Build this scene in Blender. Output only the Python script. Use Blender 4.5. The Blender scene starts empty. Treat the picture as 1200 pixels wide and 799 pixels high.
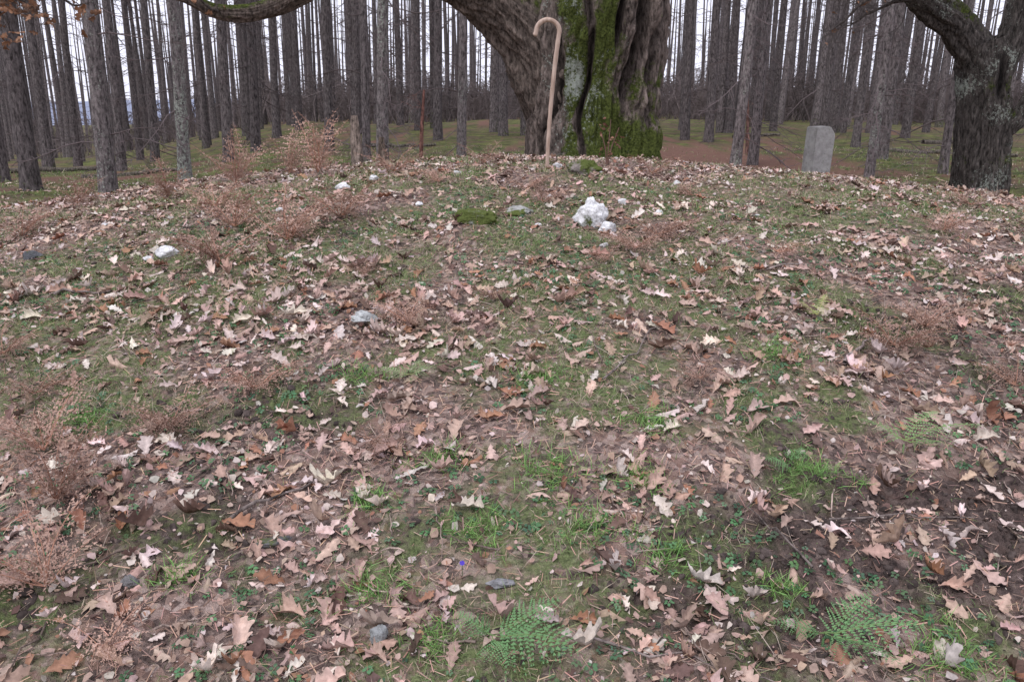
import bpy, math, numpy as np
from mathutils import Vector
rs = np.random.RandomState(7)
U = rs.uniform
# ------------------------------------------------------------------ noise
_P = np.random.RandomState(3).permutation(256)
_P = np.concatenate([_P,_P,_P])
_T = np.random.RandomState(5).rand(256)
def n3(x,y,z):
    x=np.asarray(x,float);y=np.asarray(y,float);z=np.asarray(z,float)
    x,y,z=np.broadcast_arrays(x,y,z)
    xi=np.floor(x).astype(int);yi=np.floor(y).astype(int);zi=np.floor(z).astype(int)
    fx=x-xi;fy=y-yi;fz=z-zi
    fx=fx*fx*(3-2*fx);fy=fy*fy*(3-2*fy);fz=fz*fz*(3-2*fz)
    def h(a,b,c): return _T[_P[(_P[(_P[a&255]+b)&255]+c)&255]]
    def L(a,b,t): return a+(b-a)*t
    c0=L(L(h(xi,yi,zi),h(xi+1,yi,zi),fx),L(h(xi,yi+1,zi),h(xi+1,yi+1,zi),fx),fy)
    c1=L(L(h(xi,yi,zi+1),h(xi+1,yi,zi+1),fx),L(h(xi,yi+1,zi+1),h(xi+1,yi+1,zi+1),fx),fy)
    return L(c0,c1,fz)
def fbm(x,y,z=0.0,o=3):
    s=0;a=.5;t=0
    for i in range(o):
        s=s+a*n3(x*2**i+17*i,y*2**i+5*i,np.asarray(z,float)*2**i+3*i); t+=a; a*=.5
    return s/t
def sstep(a,b,x):
    t=np.clip((x-a)/(b-a),0,1); return t*t*(3-2*t)
def gau(x,y,cx,cy,rx,ry): return np.exp(-(((x-cx)/rx)**2+((y-cy)/ry)**2))
# ------------------------------------------------------------------ terrain
def masks(x,y):
    n=fbm(x*1.1+3,y*1.1+9,o=3); n2=fbm(x*3.2+31,y*3.2+7,o=3)
    g=.35+.54*gau(x,y,-.2,4.6,2.8,1.5)+.42*gau(x,y,.15,2.7,.55,.9)+.32*gau(x,y,-2.2,3.6,1.4,1.0)\
      +.30*gau(x,y,2.0,5.2,1.8,1.0)-.20*gau(x,y,-1.1,2.2,.6,.5)-.45*gau(x,y,1.5,2.4,.8,.6)-.30*gau(x,y,2.3,3.5,.9,.8)\
      +.3*gau(x,y,1.15,1.75,.35,.25)
    far=sstep(8.5,12,y)
    g=g*(1-far)+far*(.80-1.1*gau(x,y,4.3,18.5,2.6,6.0)-.5*gau(x,y,-9,17,4,2))
    g=g+(n-.5)*1.0+(n2-.5)*1.9
    g=sstep(.28,.84,g)
    s=.85*gau(x,y,1.40,2.30,.65,.34)+.65*gau(x,y,.65,1.95,.45,.28)+.5*gau(x,y,2.2,3.5,.7,.6)+.3*gau(x,y,-.9,2.3,.9,.7)
    s=sstep(.25,.8,s+(n2-.5)*1.6)
    s=s*(1-sstep(6,9,y))
    return g,s
def height(x,y):
    x=np.asarray(x,float);y=np.asarray(y,float)
    cen=np.interp(y,[-300,-20,0,13,25,40,50,90,140,200,600,2000],[-9,-.8,0,.45,.78,1.08,1.15,1.3,1.5,.5,-8,-14])
    lef=np.interp(y,[-300,-20,0,13,20,30,60,150,600,2000],[-9,-.8,0,.45,.22,-.35,-1.6,-5,-12,-14])
    a=x/np.maximum(np.abs(y),6)
    w=sstep(-.55,-.22,a)
    b=lef+(cen-lef)*w
    r=np.sqrt(((x-.3)/10.5)**2+((y-6.6)/7.5)**2)
    m=np.where(r<1,1.01*.5*(1+np.cos(np.pi*np.clip(r,0,1))),0)
    z=b+m
    near=1-sstep(14,30,np.abs(y))
    z=z+(fbm(x*.8,y*.8,o=2)-.5)*.10+(fbm(x*3+4,y*3,o=3)-.5)*.055*near+(fbm(x*11+4,y*11,o=2)-.5)*.020*near
    z=z+.10*gau(x,y,-.20,4.5,.22,.18)+.07*gau(x,y,.42,5.75,.30,.16)
    z=z+(fbm(x*.12,y*.12+8,o=3)-.5)*.8*sstep(16,40,y)
    return z
def heightd(x,y):
    g,s=masks(x,y)
    z=height(x,y)
    z=z+s*((fbm(x*14,y*14+4,o=3)-.5)*.10-.01)
    return z
def normal(x,y,e=.04):
    hx=(height(x+e,y)-height(x-e,y))/(2*e);hy=(height(x,y+e)-height(x,y-e))/(2*e)
    n=np.stack([-hx,-hy,np.ones_like(hx)],-1)
    return n/np.linalg.norm(n,axis=-1,keepdims=True)
# ------------------------------------------------------------------ mesh builder
class B:
    def __init__(s): s.V=[];s.F=[];s.C=[];s.M=[];s.n=0
    def add(s,V,F,C=(1,1,1),M=(0,0,0)):
        V=np.asarray(V,float).reshape(-1,3);F=np.asarray(F,int).reshape(-1,4)
        C=np.broadcast_to(np.asarray(C,float),(len(V),3));M=np.broadcast_to(np.asarray(M,float),(len(V),3))
        s.V.append(V);s.F.append(F+s.n);s.C.append(C);s.M.append(M);s.n+=len(V)
    def obj(s,name,mat,smooth=True,parent=None):
        V=np.concatenate(s.V);F=np.concatenate(s.F);C=np.concatenate(s.C);M=np.concatenate(s.M)
        me=bpy.data.meshes.new(name)
        me.vertices.add(len(V));me.loops.add(F.size);me.polygons.add(len(F))
        me.vertices.foreach_set("co",V.astype(np.float32).ravel())
        me.loops.foreach_set("vertex_index",F.astype(np.int32).ravel())
        me.polygons.foreach_set("loop_start",(np.arange(len(F))*4).astype(np.int32))
        me.polygons.foreach_set("use_smooth",np.full(len(F),smooth))
        me.update(calc_edges=True)
        for nm,A in (("Col",C),("Msk",M)):
            at=me.color_attributes.new(nm,'FLOAT_COLOR','POINT')
            at.data.foreach_set("color",np.concatenate([A,np.ones((len(A),1))],1).astype(np.float32).ravel())
        me.materials.append(mat)
        o=bpy.data.objects.new(name,me);bpy.context.scene.collection.objects.link(o)
        if parent: o.parent=parent
        return o
def frames(n,yaw):
    c=np.stack([np.cos(yaw),np.sin(yaw),np.zeros_like(yaw)],-1)
    t=c-n*np.sum(c*n,-1,keepdims=True);t/=np.linalg.norm(t,axis=-1,keepdims=True)
    b=np.cross(n,t)
    return np.stack([t,b,n],-1)
def inst(bd,tmpl,pos,R,sc,col,msk=(0,0,0)):
    N=len(pos);k=rs.randint(0,len(tmpl),N);sc=np.asarray(sc,float)
    if sc.ndim==1: sc=np.repeat(sc[:,None],3,1)
    for i,(V,F,sh) in enumerate(tmpl):
        I=np.where(k==i)[0]
        if not len(I): continue
        W=V[None]*sc[I][:,None,:]
        W=np.einsum('nij,nvj->nvi',R[I],W)+pos[I][:,None,:]
        FF=F[None]+(np.arange(len(I))*len(V))[:,None,None]
        CC=col[I][:,None,:]*sh[None,:,None]
        bd.add(W.reshape(-1,3),FF.reshape(-1,4),CC.reshape(-1,3),msk)
def tiltn(n,amt):
    m=n+rs.normal(0,1,n.shape)*amt
    m[:,2]=np.abs(m[:,2])
    return m/np.linalg.norm(m,axis=-1,keepdims=True)
def tube(P,R,sides=6):
    P=np.asarray(P,float);R=np.asarray(R,float);n=len(P)
    T=np.gradient(P,axis=0);T/=np.linalg.norm(T,axis=1,keepdims=True)+1e-9
    a=np.array([1,0,0.]) if abs(T[0][0])<.8 else np.array([0,1.,0])
    u=a-T[0]*a.dot(T[0]);u/=np.linalg.norm(u)
    th=np.arange(sides)/sides*2*np.pi
    V=np.zeros((n,sides,3))
    for i in range(n):
        u=u-T[i]*u.dot(T[i]);u/=np.linalg.norm(u);w=np.cross(T[i],u)
        V[i]=P[i]+R[i]*(np.cos(th)[:,None]*u+np.sin(th)[:,None]*w)
    i,j=np.meshgrid(np.arange(n-1),np.arange(sides),indexing='ij')
    a=i*sides+j;b=i*sides+(j+1)%sides
    F=np.stack([a,b,b+sides,a+sides],-1).reshape(-1,4)
    return V.reshape(-1,3),F
def spline(P,R,step):
    P=np.asarray(P,float);R=np.asarray(R,float)
    Q=np.vstack([2*P[0]-P[1],P,2*P[-1]-P[-2]]);out=[];ro=[]
    for i in range(len(P)-1):
        L=np.linalg.norm(P[i+1]-P[i]);m=max(2,int(L/step))
        for t in np.arange(m)/m:
            p0,p1,p2,p3=Q[i],Q[i+1],Q[i+2],Q[i+3]
            out.append(.5*((2*p1)+(-p0+p2)*t+(2*p0-5*p1+4*p2-p3)*t*t+(-p0+3*p1-3*p2+p3)*t**3))
            ro.append(R[i]+(R[i+1]-R[i])*t)
    out.append(P[-1]);ro.append(R[-1])
    return np.array(out),np.array(ro)
# ------------------------------------------------------------------ materials
def newmat(name,rough=.85,spec=.2):
    m=bpy.data.materials.new(name);m.use_nodes=True
    nt=m.node_tree;b=nt.nodes["Principled BSDF"]
    b.inputs["Roughness"].default_value=rough;b.inputs["Specular IOR Level"].default_value=spec
    return m,nt,b
def noise(nt,vec,scale,detail=4,rough=.6):
    n=nt.nodes.new("ShaderNodeTexNoise");n.inputs["Scale"].default_value=scale;n.inputs["Detail"].default_value=min(detail,4);n.inputs["Roughness"].default_value=rough
    if vec is not None: nt.links.new(vec,n.inputs["Vector"])
    return n.outputs["Fac"]
def ramp(nt,fac,a,b,va=0.,vb=1.):
    n=nt.nodes.new("ShaderNodeMapRange");n.clamp=True
    nt.links.new(fac,n.inputs[0]);n.inputs[1].default_value=a;n.inputs[2].default_value=b;n.inputs[3].default_value=va;n.inputs[4].default_value=vb
    return n.outputs[0]
def mix(nt,f,a,b,mode='MIX'):
    n=nt.nodes.new("ShaderNodeMix");n.data_type='RGBA';n.blend_type=mode
    for s,v in ((0,f),(6,a),(7,b)):
        if hasattr(v,'is_output'): nt.links.new(v,n.inputs[s])
        else: n.inputs[s].default_value=v if s==0 else (*v,1)
    return n.outputs[2]
def mth(nt,op,a,b):
    n=nt.nodes.new("ShaderNodeMath");n.operation=op
    for s,v in ((0,a),(1,b)):
        if hasattr(v,'is_output'): nt.links.new(v,n.inputs[s])
        else: n.inputs[s].default_value=v
    return n.outputs[0]
def coords(nt,scale=(1,1,1)):
    c=nt.nodes.new("ShaderNodeTexCoord");m=nt.nodes.new("ShaderNodeMapping");m.inputs["Scale"].default_value=scale
    nt.links.new(c.outputs["Object"],m.inputs["Vector"]);return m.outputs["Vector"]
def attr(nt,name):
    a=nt.nodes.new("ShaderNodeAttribute");a.attribute_name=name;return a.outputs["Color"]
def sep(nt,c):
    s=nt.nodes.new("ShaderNodeSeparateColor");nt.links.new(c,s.inputs[0]);return s.outputs
def bump(nt,b,h,st,dist):
    n=nt.nodes.new("ShaderNodeBump");n.inputs["Strength"].default_value=st;n.inputs["Distance"].default_value=dist
    nt.links.new(h,n.inputs["Height"]);nt.links.new(n.outputs[0],b.inputs["Normal"])
def colmat(name,ns,lo,hi,rough=.8,bs=.3,bd=.002,transl=0):
    m,nt,b=newmat(name,rough);v=coords(nt)
    n=nt.nodes.new("ShaderNodeVectorMath");n.operation='SCALE'
    nt.links.new(attr(nt,"Col"),n.inputs[0])
    if ns:
        f=noise(nt,v,ns,3);r=ramp(nt,f,.3,.7,lo,hi);nt.links.new(r,n.inputs["Scale"])
        if bs: bump(nt,b,f,bs,bd)
    else: n.inputs["Scale"].default_value=1
    nt.links.new(n.outputs[0],b.inputs["Base Color"])
    if transl:
        t=nt.nodes.new("ShaderNodeBsdfTranslucent");nt.links.new(n.outputs[0],t.inputs[0])
        ms=nt.nodes.new("ShaderNodeMixShader");ms.inputs[0].default_value=transl
        out=nt.nodes["Material Output"]
        nt.links.new(b.outputs[0],ms.inputs[1]);nt.links.new(t.outputs[0],ms.inputs[2]);nt.links.new(ms.outputs[0],out.inputs[0])
    return m
M_leaf=colmat("dry_oak_leaf",70,.72,1.15,.65,.3,.002,0)
M_grass=colmat("grass_blade",0,.85,1.15,.55,0,0,0)
M_fern=colmat("fern_frond",0,.85,1.15,.6,0,0,.2)
M_crumb=colmat("needle_litter",0,.7,1.2,.9,0)
M_soil=colmat("soil_clod",60,.5,1.3,.95,.6,.006)
M_twig=colmat("bare_twigs",0,1,1,.95,0)
def barkmat(name,zs,scale,bd):
    m,nt,b=newmat(name,.95,.1);v=coords(nt,(1,1,zs));v2=coords(nt)
    f=noise(nt,v,scale,4,.75)
    c=attr(nt,"Col");mk=sep(nt,attr(nt,"Msk"))
    n=nt.nodes.new("ShaderNodeVectorMath");n.operation='SCALE'
    nt.links.new(c,n.inputs[0]);nt.links.new(ramp(nt,f,.36,.66,.25,1.5),n.inputs["Scale"])
    fine=noise(nt,v2,45,3)
    moss_n=noise(nt,v2,14,4,.7)
    mossf=ramp(nt,mth(nt,'ADD',moss_n,mk[0]),.92,1.12)
    mcol=mix(nt,ramp(nt,fine,.3,.7),(.020,.030,.008),(.14,.17,.045))
    c1=mix(nt,mossf,n.outputs[0],mcol)
    lich_n=noise(nt,v2,24,4,.8)
    lf=ramp(nt,mth(nt,'ADD',lich_n,mk[1]),.97,1.07)
    c2=mix(nt,lf,c1,mix(nt,fine,(.22,.25,.21),(.48,.51,.45)))
    nt.links.new(c2,b.inputs["Base Color"])
    bump(nt,b,mth(nt,'ADD',f,mth(nt,'MULTIPLY',mossf,.2)),1.0,bd)
    return m
M_oak=barkmat("oak_bark",.3,30,.06)
M_larch=barkmat("larch_bark",.35,26,.015)
def rockmat():
    m,nt,b=newmat("rock",.95,.05);v=coords(nt)
    f=noise(nt,v,25,4,.7);mk=sep(nt,attr(nt,"Msk"))
    n=nt.nodes.new("ShaderNodeVectorMath");n.operation='SCALE'
    nt.links.new(attr(nt,"Col"),n.inputs[0]);nt.links.new(ramp(nt,f,.35,.58,.55,1.05),n.inputs["Scale"])
    mf=ramp(nt,mth(nt,'ADD',noise(nt,v,18,4,.75),mk[0]),.88,1.02)
    c=mix(nt,mf,n.outputs[0],mix(nt,noise(nt,v,90,3),(.03,.045,.012),(.16,.19,.06)))
    nt.links.new(c,b.inputs["Base Color"]);bump(nt,b,f,.7,.015);return m
M_rock=rockmat()
def groundmat():
    m,nt,b=newmat("ground_soil_grass",.95,.1);v=coords(nt)
    mk=sep(nt,attr(nt,"Col"))
    nA=noise(nt,v,30,4,.8);nB=noise(nt,v,9,4,.7);nC=noise(nt,v,70,3,.7);nD=noise(nt,v,1.1,4,.7)
    soil=mix(nt,ramp(nt,nA,.35,.65),(.058,.043,.039),(.245,.180,.158))
    soil=mix(nt,ramp(nt,mk[1],0,1,0,.75),soil,mix(nt,ramp(nt,nA,.35,.65),(.022,.017,.016),(.095,.070,.064)))
    vor=nt.nodes.new("ShaderNodeTexVoronoi");vor.inputs["Scale"].default_value=42;nt.links.new(v,vor.inputs["Vector"])
    sp=sep(nt,vor.outputs["Color"])
    bits=mix(nt,sp[1],(.26,.155,.12),(.50,.39,.34))
    bf=ramp(nt,mth(nt,'ADD',mth(nt,'MULTIPLY',sp[0],.5),nB),.66,.80)
    bf=mth(nt,'MULTIPLY',bf,ramp(nt,mk[1],0,.8,.8,.15))
    c=mix(nt,bf,soil,bits)
    gr=mix(nt,ramp(nt,nC,.35,.65),(.068,.095,.036),(.215,.265,.110))
    gf=mth(nt,'MULTIPLY',mk[0],ramp(nt,noise(nt,v,14,4,.75),.38,.56))
    c=mix(nt,mth(nt,'MULTIPLY',gf,.86),c,gr)
    wood=mix(nt,ramp(nt,noise(nt,v,2.4,4,.75),.38,.62),(.045,.058,.02),(.19,.205,.065))
    fl=mth(nt,'MULTIPLY',ramp(nt,nD,.46,.57),.88)
    wood=mix(nt,fl,wood,mix(nt,ramp(nt,nB,.35,.65),(.05,.035,.028),(.21,.14,.105)))
    wood=mix(nt,ramp(nt,mk[0],0,.7,.92,0),wood,mix(nt,nB,(.12,.06,.045),(.28,.15,.115)))
    c=mix(nt,mth(nt,'MULTIPLY',mk[2],.9),c,wood)
    nt.links.new(c,b.inputs["Base Color"])
    h=mth(nt,'ADD',nA,mth(nt,'MULTIPLY',bf,.25));bump(nt,b,h,1.0,.03);return m
M_ground=groundmat()
# ------------------------------------------------------------------ ground sheet
def axis(lo,hi,st,far,g=1.13):
    a=list(np.arange(lo,hi,st));d=st;x=a[-1]
    up=[]
    while x<far: d*=g;x+=d;up.append(x)
    d=st;x=a[0];dn=[]
    while x>-far: d*=g;x-=d;dn.append(x)
    return np.array(dn[::-1]+a+up)
xs=axis(-5.2,5.2,.027,1800);ys=axis(1.1,8.8,.027,1800)
X,Y=np.meshgrid(xs,ys,indexing='ij')
Z=heightd(X,Y);g,s=masks(X,Y)
nx,ny=X.shape
i,j=np.meshgrid(np.arange(nx-1),np.arange(ny-1),indexing='ij')
a=i*ny+j
F=np.stack([a,a+ny,a+ny+1,a+1],-1).reshape(-1,4)
b_=B();b_.add(np.stack([X,Y,Z],-1).reshape(-1,3),F,np.stack([g,s,sstep(9.5,12.5,Y)],-1).reshape(-1,3))
b_.obj("ground",M_ground)
# ------------------------------------------------------------------ oak leaf templates
def leaf(rows,cols,nl,seed,curl):
    r=np.random.RandomState(seed)
    t=np.linspace(0,1,rows)
    env=np.interp(t,[0,.08,.13,.35,.62,.85,.96,1],[.012,.014,.10,.22,.31,.25,.13,.03])*r.uniform(.8,1.1)
    ph=r.uniform(0,.4)
    V=[];sh=[]
    cc=np.linspace(-1,1,cols)
    ml=1-.50*(.5+.5*np.cos(2*np.pi*(nl*(t-.1))+ph))*(t>.12)*(1+.2*r.randn(rows))
    mr=1-.50*(.5+.5*np.cos(2*np.pi*(nl*(t-.1))+ph+.8))*(t>.12)*(1+.2*r.randn(rows))
    wv=r.uniform(0,6,4)
    fold=r.uniform(-.1,.6)*(1+curl);bend=r.uniform(-.5,1.0)*curl;tw=r.uniform(-1,1)*curl
    for k in range(rows):
        for c in cc:
            m=ml[k] if c<0 else mr[k]
            w=env[k]*m*c
            fwd=.16*abs(c)*(m-.55)*(env[k]/.3)
            x=t[k]-.5+fwd;y=w
            z=fold*abs(y)+bend*(t[k]-.5)**2*1.2+.045*math.sin(t[k]*13+wv[0]+c*2)*abs(c)+.02*curl*math.sin(9*t[k]+wv[1])
            a=tw*(t[k]-.5)*1.2
            y,z=y*math.cos(a)-z*math.sin(a),y*math.sin(a)+z*math.cos(a)
            x=x+.04*math.sin(3*t[k]+wv[2])
            V.append((x,y,z));sh.append(1.12 if c==0 else (1 if abs(c)<.9 else .93))
    F=[]
    for k in range(rows-1):
        for c in range(cols-1):
            q=k*cols+c;F.append((q,q+cols,q+cols+1,q+1))
    return np.array(V),np.array(F),np.array(sh)
T_hi=[leaf(21,5,r_,i_,c_) for i_,(r_,c_) in enumerate([(4,.5),(4.5,.9),(4,1.6),(5,.6),(4,.4),(4.5,2.0),(5,1.2),(3.6,.8),(4,2.6),(4.5,1.1),(4,1.4),(5,.5)])]
T_lo=[leaf(13,3,3.,50+i_,c_) for i_,c_ in enumerate([.4,.8,1.2,.6,1.8,1.3])]
def leafcol(n):
    pale=np.array([.68,.57,.51]);tan=np.array([.47,.33,.26]);org=np.array([.38,.20,.13]);drk=np.array([.16,.10,.08]);pink=np.array([.55,.39,.33])
    pal=np.stack([pale,tan,org,drk,pink])
    k=rs.choice(5,n,p=[.27,.28,.10,.11,.24])
    return pal[k]*U(.75,1.2,(n,1))*U(.94,1.06,(n,3))
def scatter(n,x0,x1,y0,y1,dens):
    x=U(x0,x1,n*4);y=U(y0,y1,n*4)
    k=rs.rand(n*4)<dens(x,y);return x[k][:n],y[k][:n]
def ldens(x,y):
    c=fbm(x*2.3+50,y*2.3,o=3);g_,s_=masks(x,y)
    return np.clip(sstep(.36,.68,c)*.6+.36-.20*s_-.24*g_,0.05,1)*.8
leafB=B()
for (n,x0,x1,y0,y1,T,sc0,sc1) in ((3500,-3.6,3.6,1.1,4.2,T_hi,.045,.108),(7000,-6.5,6.5,4.2,9,T_lo,.045,.11),(2800,-12,12,8.5,15,T_lo,.07,.12)):
    x,y=scatter(n,x0,x1,y0,y1,ldens);n=len(x)
    nn=tiltn(normal(x,y),.26);sc=U(sc0,sc1,n)
    z=heightd(x,y)+U(.003,.018,n)
    R=frames(nn,U(0,6.28,n))
    inst(leafB,T,np.stack([x,y,z],-1),R,np.stack([sc,sc*U(.7,1.1,n),sc*rs.choice([1.3,1,-.6],n)],-1),leafcol(n))
def crumbtmpl(sd):
    r=np.random.RandomState(sd);V=[];
    for k in range(3):
        w=[.3,.5,.15][k]*r.uniform(.7,1.3)
        V+=[(k*.5-.5,-w,r.uniform(-.1,.3)),(k*.5-.5,w,r.uniform(-.1,.3))]
    return np.array(V),np.array([(0,2,3,1),(2,4,5,3)]),np.ones(6)
T_cr=[crumbtmpl(i_) for i_ in range(8)]
x,y=scatter(56000,-5,5,1.1,8,lambda x,y:np.clip(ldens(x,y)*1.1+.16,0,1));n=len(x)
inst(leafB,T_cr,np.stack([x,y,heightd(x,y)+U(.001,.014,n)],-1),frames(tiltn(normal(x,y),.4),U(0,6.28,n)),np.stack([1+0*x,U(.4,1,n),1+0*x],-1)*(.006+.026*rs.rand(n)**2)[:,None],leafcol(n)*.85)
leafB.obj("fallen_oak_leaves",M_leaf)
# ------------------------------------------------------------------ needle litter
T_nd=[(np.array([(-.5,-.03,0),(-.5,.03,0),(.5,.03,.05),(.5,-.03,.05)],float),np.array([(0,1,2,3)]),np.ones(4))]
nb=B();x,y=scatter(95000,-4.5,4.5,1.1,6.5,lambda x,y:(.5+.5*(1-masks(x,y)[0]))*(1-.6*masks(x,y)[1]));n=len(x)
cc=np.array([.38,.245,.19])*U(.45,1.7,(n,1))*U(.9,1.1,(n,3))
inst(nb,T_nd,np.stack([x,y,heightd(x,y)+U(.001,.016,n)],-1),frames(tiltn(normal(x,y),.28),U(0,6.28,n)),.008+.04*rs.rand(n)**1.6,cc)
nb.obj("needle_litter",M_crumb,False)
# ------------------------------------------------------------------ grass
def blade(bend):
    V=[];
    for t,w in ((0,.5),(.5,.4),(1,.06)):
        V+=[(bend*t*t,-w*.09,t-bend*t*t*.35),(bend*t*t,w*.09,t-bend*t*t*.35)]
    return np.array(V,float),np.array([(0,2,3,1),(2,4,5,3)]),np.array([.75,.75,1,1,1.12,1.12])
T_bl=[blade(q) for q in (.2,.5,.8,1.1)]
gb=B()
tufts=[(1.02,2.48,.13),(.12,2.42,.14),(.25,2.15,.13),(1.12,1.74,.12),(-.38,1.95,.10),(-.95,2.0,.07),(.42,2.4,.10),(-.1,2.15,.10),(.75,1.95,.07),(-.25,2.5,.10),(.5,2.7,.11),(.1,3.0,.12),(-.6,3.0,.10),(1.1,3.2,.10),(-.45,2.3,.08),(.45,2.05,.08),(-1.6,2.8,.08),(-.2,1.75,.07)]
def gplace(n,x0,x1,y0,y1,l0,l1,wide):
    x,y=scatter(n,x0,x1,y0,y1,lambda x,y:np.clip(masks(x,y)[0]*sstep(.40,.60,fbm(x*7,y*7,o=2)),.04,1))
    n=len(x);nn=tiltn(normal(x,y),.55);L=U(l0,l1,n)
    w=L*U(.5,1,n)*wide
    base=np.array([.185,.265,.095]);ye=np.array([.29,.33,.15]);dk=np.array([.10,.16,.06]);st=np.array([.50,.41,.31])
    k=rs.choice(4,n,p=[.41,.21,.18,.20]);col=np.stack([base,ye,dk,st])[k]*U(.8,1.25,(n,1))
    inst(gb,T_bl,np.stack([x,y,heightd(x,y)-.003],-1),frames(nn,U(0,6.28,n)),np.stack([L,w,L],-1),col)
gplace(85000,-3.6,3.6,1.1,4.4,.015,.042,.8)
gplace(85000,-6.5,6.5,4.2,9.5,.02,.048,1.3)
gplace(30000,-14,14,9,22,.04,.09,2.2)
for (cx,cy,r) in tufts:
    n=int(360*r/.1);an=U(0,6.28,n);rr=r*1.0*rs.rand(n)**.6*(1+.5*np.sin(an*3+cx*9));x=cx+rr*np.cos(an);y=cy+rr*np.sin(an)*.8
    L=U(.02,.06,n);col=np.array([.175,.31,.09])*U(.7,1.4,(n,1))*U(.9,1.1,(n,3))
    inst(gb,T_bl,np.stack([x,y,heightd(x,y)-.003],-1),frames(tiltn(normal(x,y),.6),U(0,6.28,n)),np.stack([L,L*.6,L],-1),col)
n=7000;x,y=scatter(n,-3.8,3.8,1.1,6.5,lambda x,y:sstep(.42,.7,fbm(x*2,y*2+70,o=2)));n=len(x)
L=U(.05,.15,n);inst(gb,T_bl,np.stack([x,y,heightd(x,y)],-1),frames(tiltn(normal(x,y),.8),U(0,6.28,n)),np.stack([L,L*.2,L*.5],-1),np.array([.50,.41,.34])*U(.6,1.2,(n,1)))
gb.obj("grass",M_grass,False)
# herbs
def herb(sd):
    r=np.random.RandomState(sd);V=[];F=[]
    for k in range(5):
        a=k*1.256+r.uniform(-.3,.3);o=len(V);l=r.uniform(.7,1)
        for t,w in ((.25,.05),(.5,.28),(.8,.26),(1.05,.05)):
            for s_ in (-1,1):
                px=t*l;py=w*s_;V.append((px*math.cos(a)-py*math.sin(a),px*math.sin(a)+py*math.cos(a),.25+.2*math.sin(t*3)+r.uniform(-.05,.05)))
        for q in range(3): F.append((o+2*q,o+2*q+2,o+2*q+3,o+2*q+1))
    return np.array(V),np.array(F),np.ones(len(V))
hb=B();T_h=[herb(i_) for i_ in range(5)]
x,y=scatter(5500,-3.6,3.6,1.1,5.5,lambda x,y:sstep(.50,.66,fbm(x*3.1+12,y*3.1+40,o=2)));n=len(x)
inst(hb,T_h,np.stack([x,y,heightd(x,y)+.004],-1),frames(tiltn(normal(x,y),.3),U(0,6.28,n)),U(.008,.020,n),np.array([.085,.16,.08])*U(.6,1.7,(n,1))*U(.85,1.15,(n,3)))
hb.obj("ground_herbs",M_fern,False)
def hz(x,y): return float(heightd(np.array([x]),np.array([y]))[0])
vb=B()
for k in range(5):
    a=k*1.256;c,s_=math.cos(a),math.sin(a)
    P=[(.001,-.002,0),(.007,-.0035,.003),(.007,.0035,.003),(.001,.002,0)]
    vb.add([(-.14+p[0]*c-p[1]*s_,1.98+(p[0]*s_+p[1]*c)*.6-.004*p[0],hz(-.14,1.98)+.04+p[2]+(p[0]*s_+p[1]*c)*.7) for p in P],[(0,1,2,3)],(.10,.06,.55))
V,F=tube([(-.14,1.98,hz(-.14,1.98)),(-.14,1.98,hz(-.14,1.98)+.04)],[.001,.001],4);vb.add(V,F,(.08,.14,.05))
vb.obj("violet_flower",M_fern,False)
# ------------------------------------------------------------------ blobs
def blob(sub,seed,amp,flat=(1,1,1),fr=1.6,fac=7,lo=.6):
    n=sub;th=np.linspace(0,np.pi,n+1);ph=np.arange(2*n)/(2*n)*2*np.pi
    T,Pp=np.meshgrid(th,ph,indexing='ij')
    D=np.stack([np.sin(T)*np.cos(Pp),np.sin(T)*np.sin(Pp),np.cos(T)],-1)
    r=1+amp*(fbm(D[...,0]*fr+seed*7.1,D[...,1]*fr+seed*3,D[...,2]*fr+seed,o=4)-.5)*2
    q=np.random.RandomState(seed);
    for _ in range(fac):
        d=q.normal(size=3);d/=np.linalg.norm(d);dd=D@d;k_=q.uniform(lo,.85);r=np.where(dd*r>k_,k_/np.maximum(dd,.01),r)
    r=r+.10*amp*(fbm(D[...,0]*7+seed,D[...,1]*7,D[...,2]*7,o=3)-.5)*4
    V=(D*r[...,None]*np.array(flat)).reshape(-1,3);m=2*n
    i,j=np.meshgrid(np.arange(n),np.arange(m),indexing='ij')
    a=i*m+j;b=i*m+(j+1)%m
    return V,np.stack([a,a+m,b+m,b],-1).reshape(-1,4),np.ones(len(V))
cb=B();T_c=[blob(7,i_,1.1,(1,.8,.6),2.2,12,.4) for i_ in range(8)]
x,y=scatter(8000,-4,4,1.1,5,lambda x,y:masks(x,y)[1]);n=len(x)
inst(cb,T_c,np.stack([x,y,heightd(x,y)-.002],-1),frames(tiltn(normal(x,y),.5),U(0,6.28,n)),.005+.026*rs.rand(n)**3.5,np.array([.080,.062,.056])*U(.6,1.5,(n,1)))
cb.obj("soil_clods",M_soil)
def rock(name,x,y,sx,sy,sz,col,moss,seed,sink=.25,yaw=0,res=40,fac=9):
    V,F,_=blob(res,seed,.50,fac=fac,fr=2.0)
    V=V*np.array([sx,sy,sz])/2
    c,s_=math.cos(yaw),math.sin(yaw)
    V=np.stack([V[:,0]*c-V[:,1]*s_,V[:,0]*s_+V[:,1]*c,V[:,2]],-1)+np.array([x,y,hz(x,y)+sz*(.5-sink)])
    bb=B();nz=fbm(V[:,0]*9+seed,V[:,1]*9,V[:,2]*9,o=2)
    mk=np.clip(moss+(nz-.5)*.9,0,1.2)
    bb.add(V,F,col,np.stack([mk,mk*0,mk*0],-1));return bb.obj(name,M_rock)
WQ=(.80,.80,.80)
rock("white_boulder",.48,4.72,.20,.18,.20,WQ,.38,23,.25)
rock("white_boulder",.55,4.60,.12,.10,.09,WQ,.30,24,.3)
rock("mossy_boulder",-.20,4.50,.22,.18,.12,(.3,.3,.28),.60,5,.45,fac=3)
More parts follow.
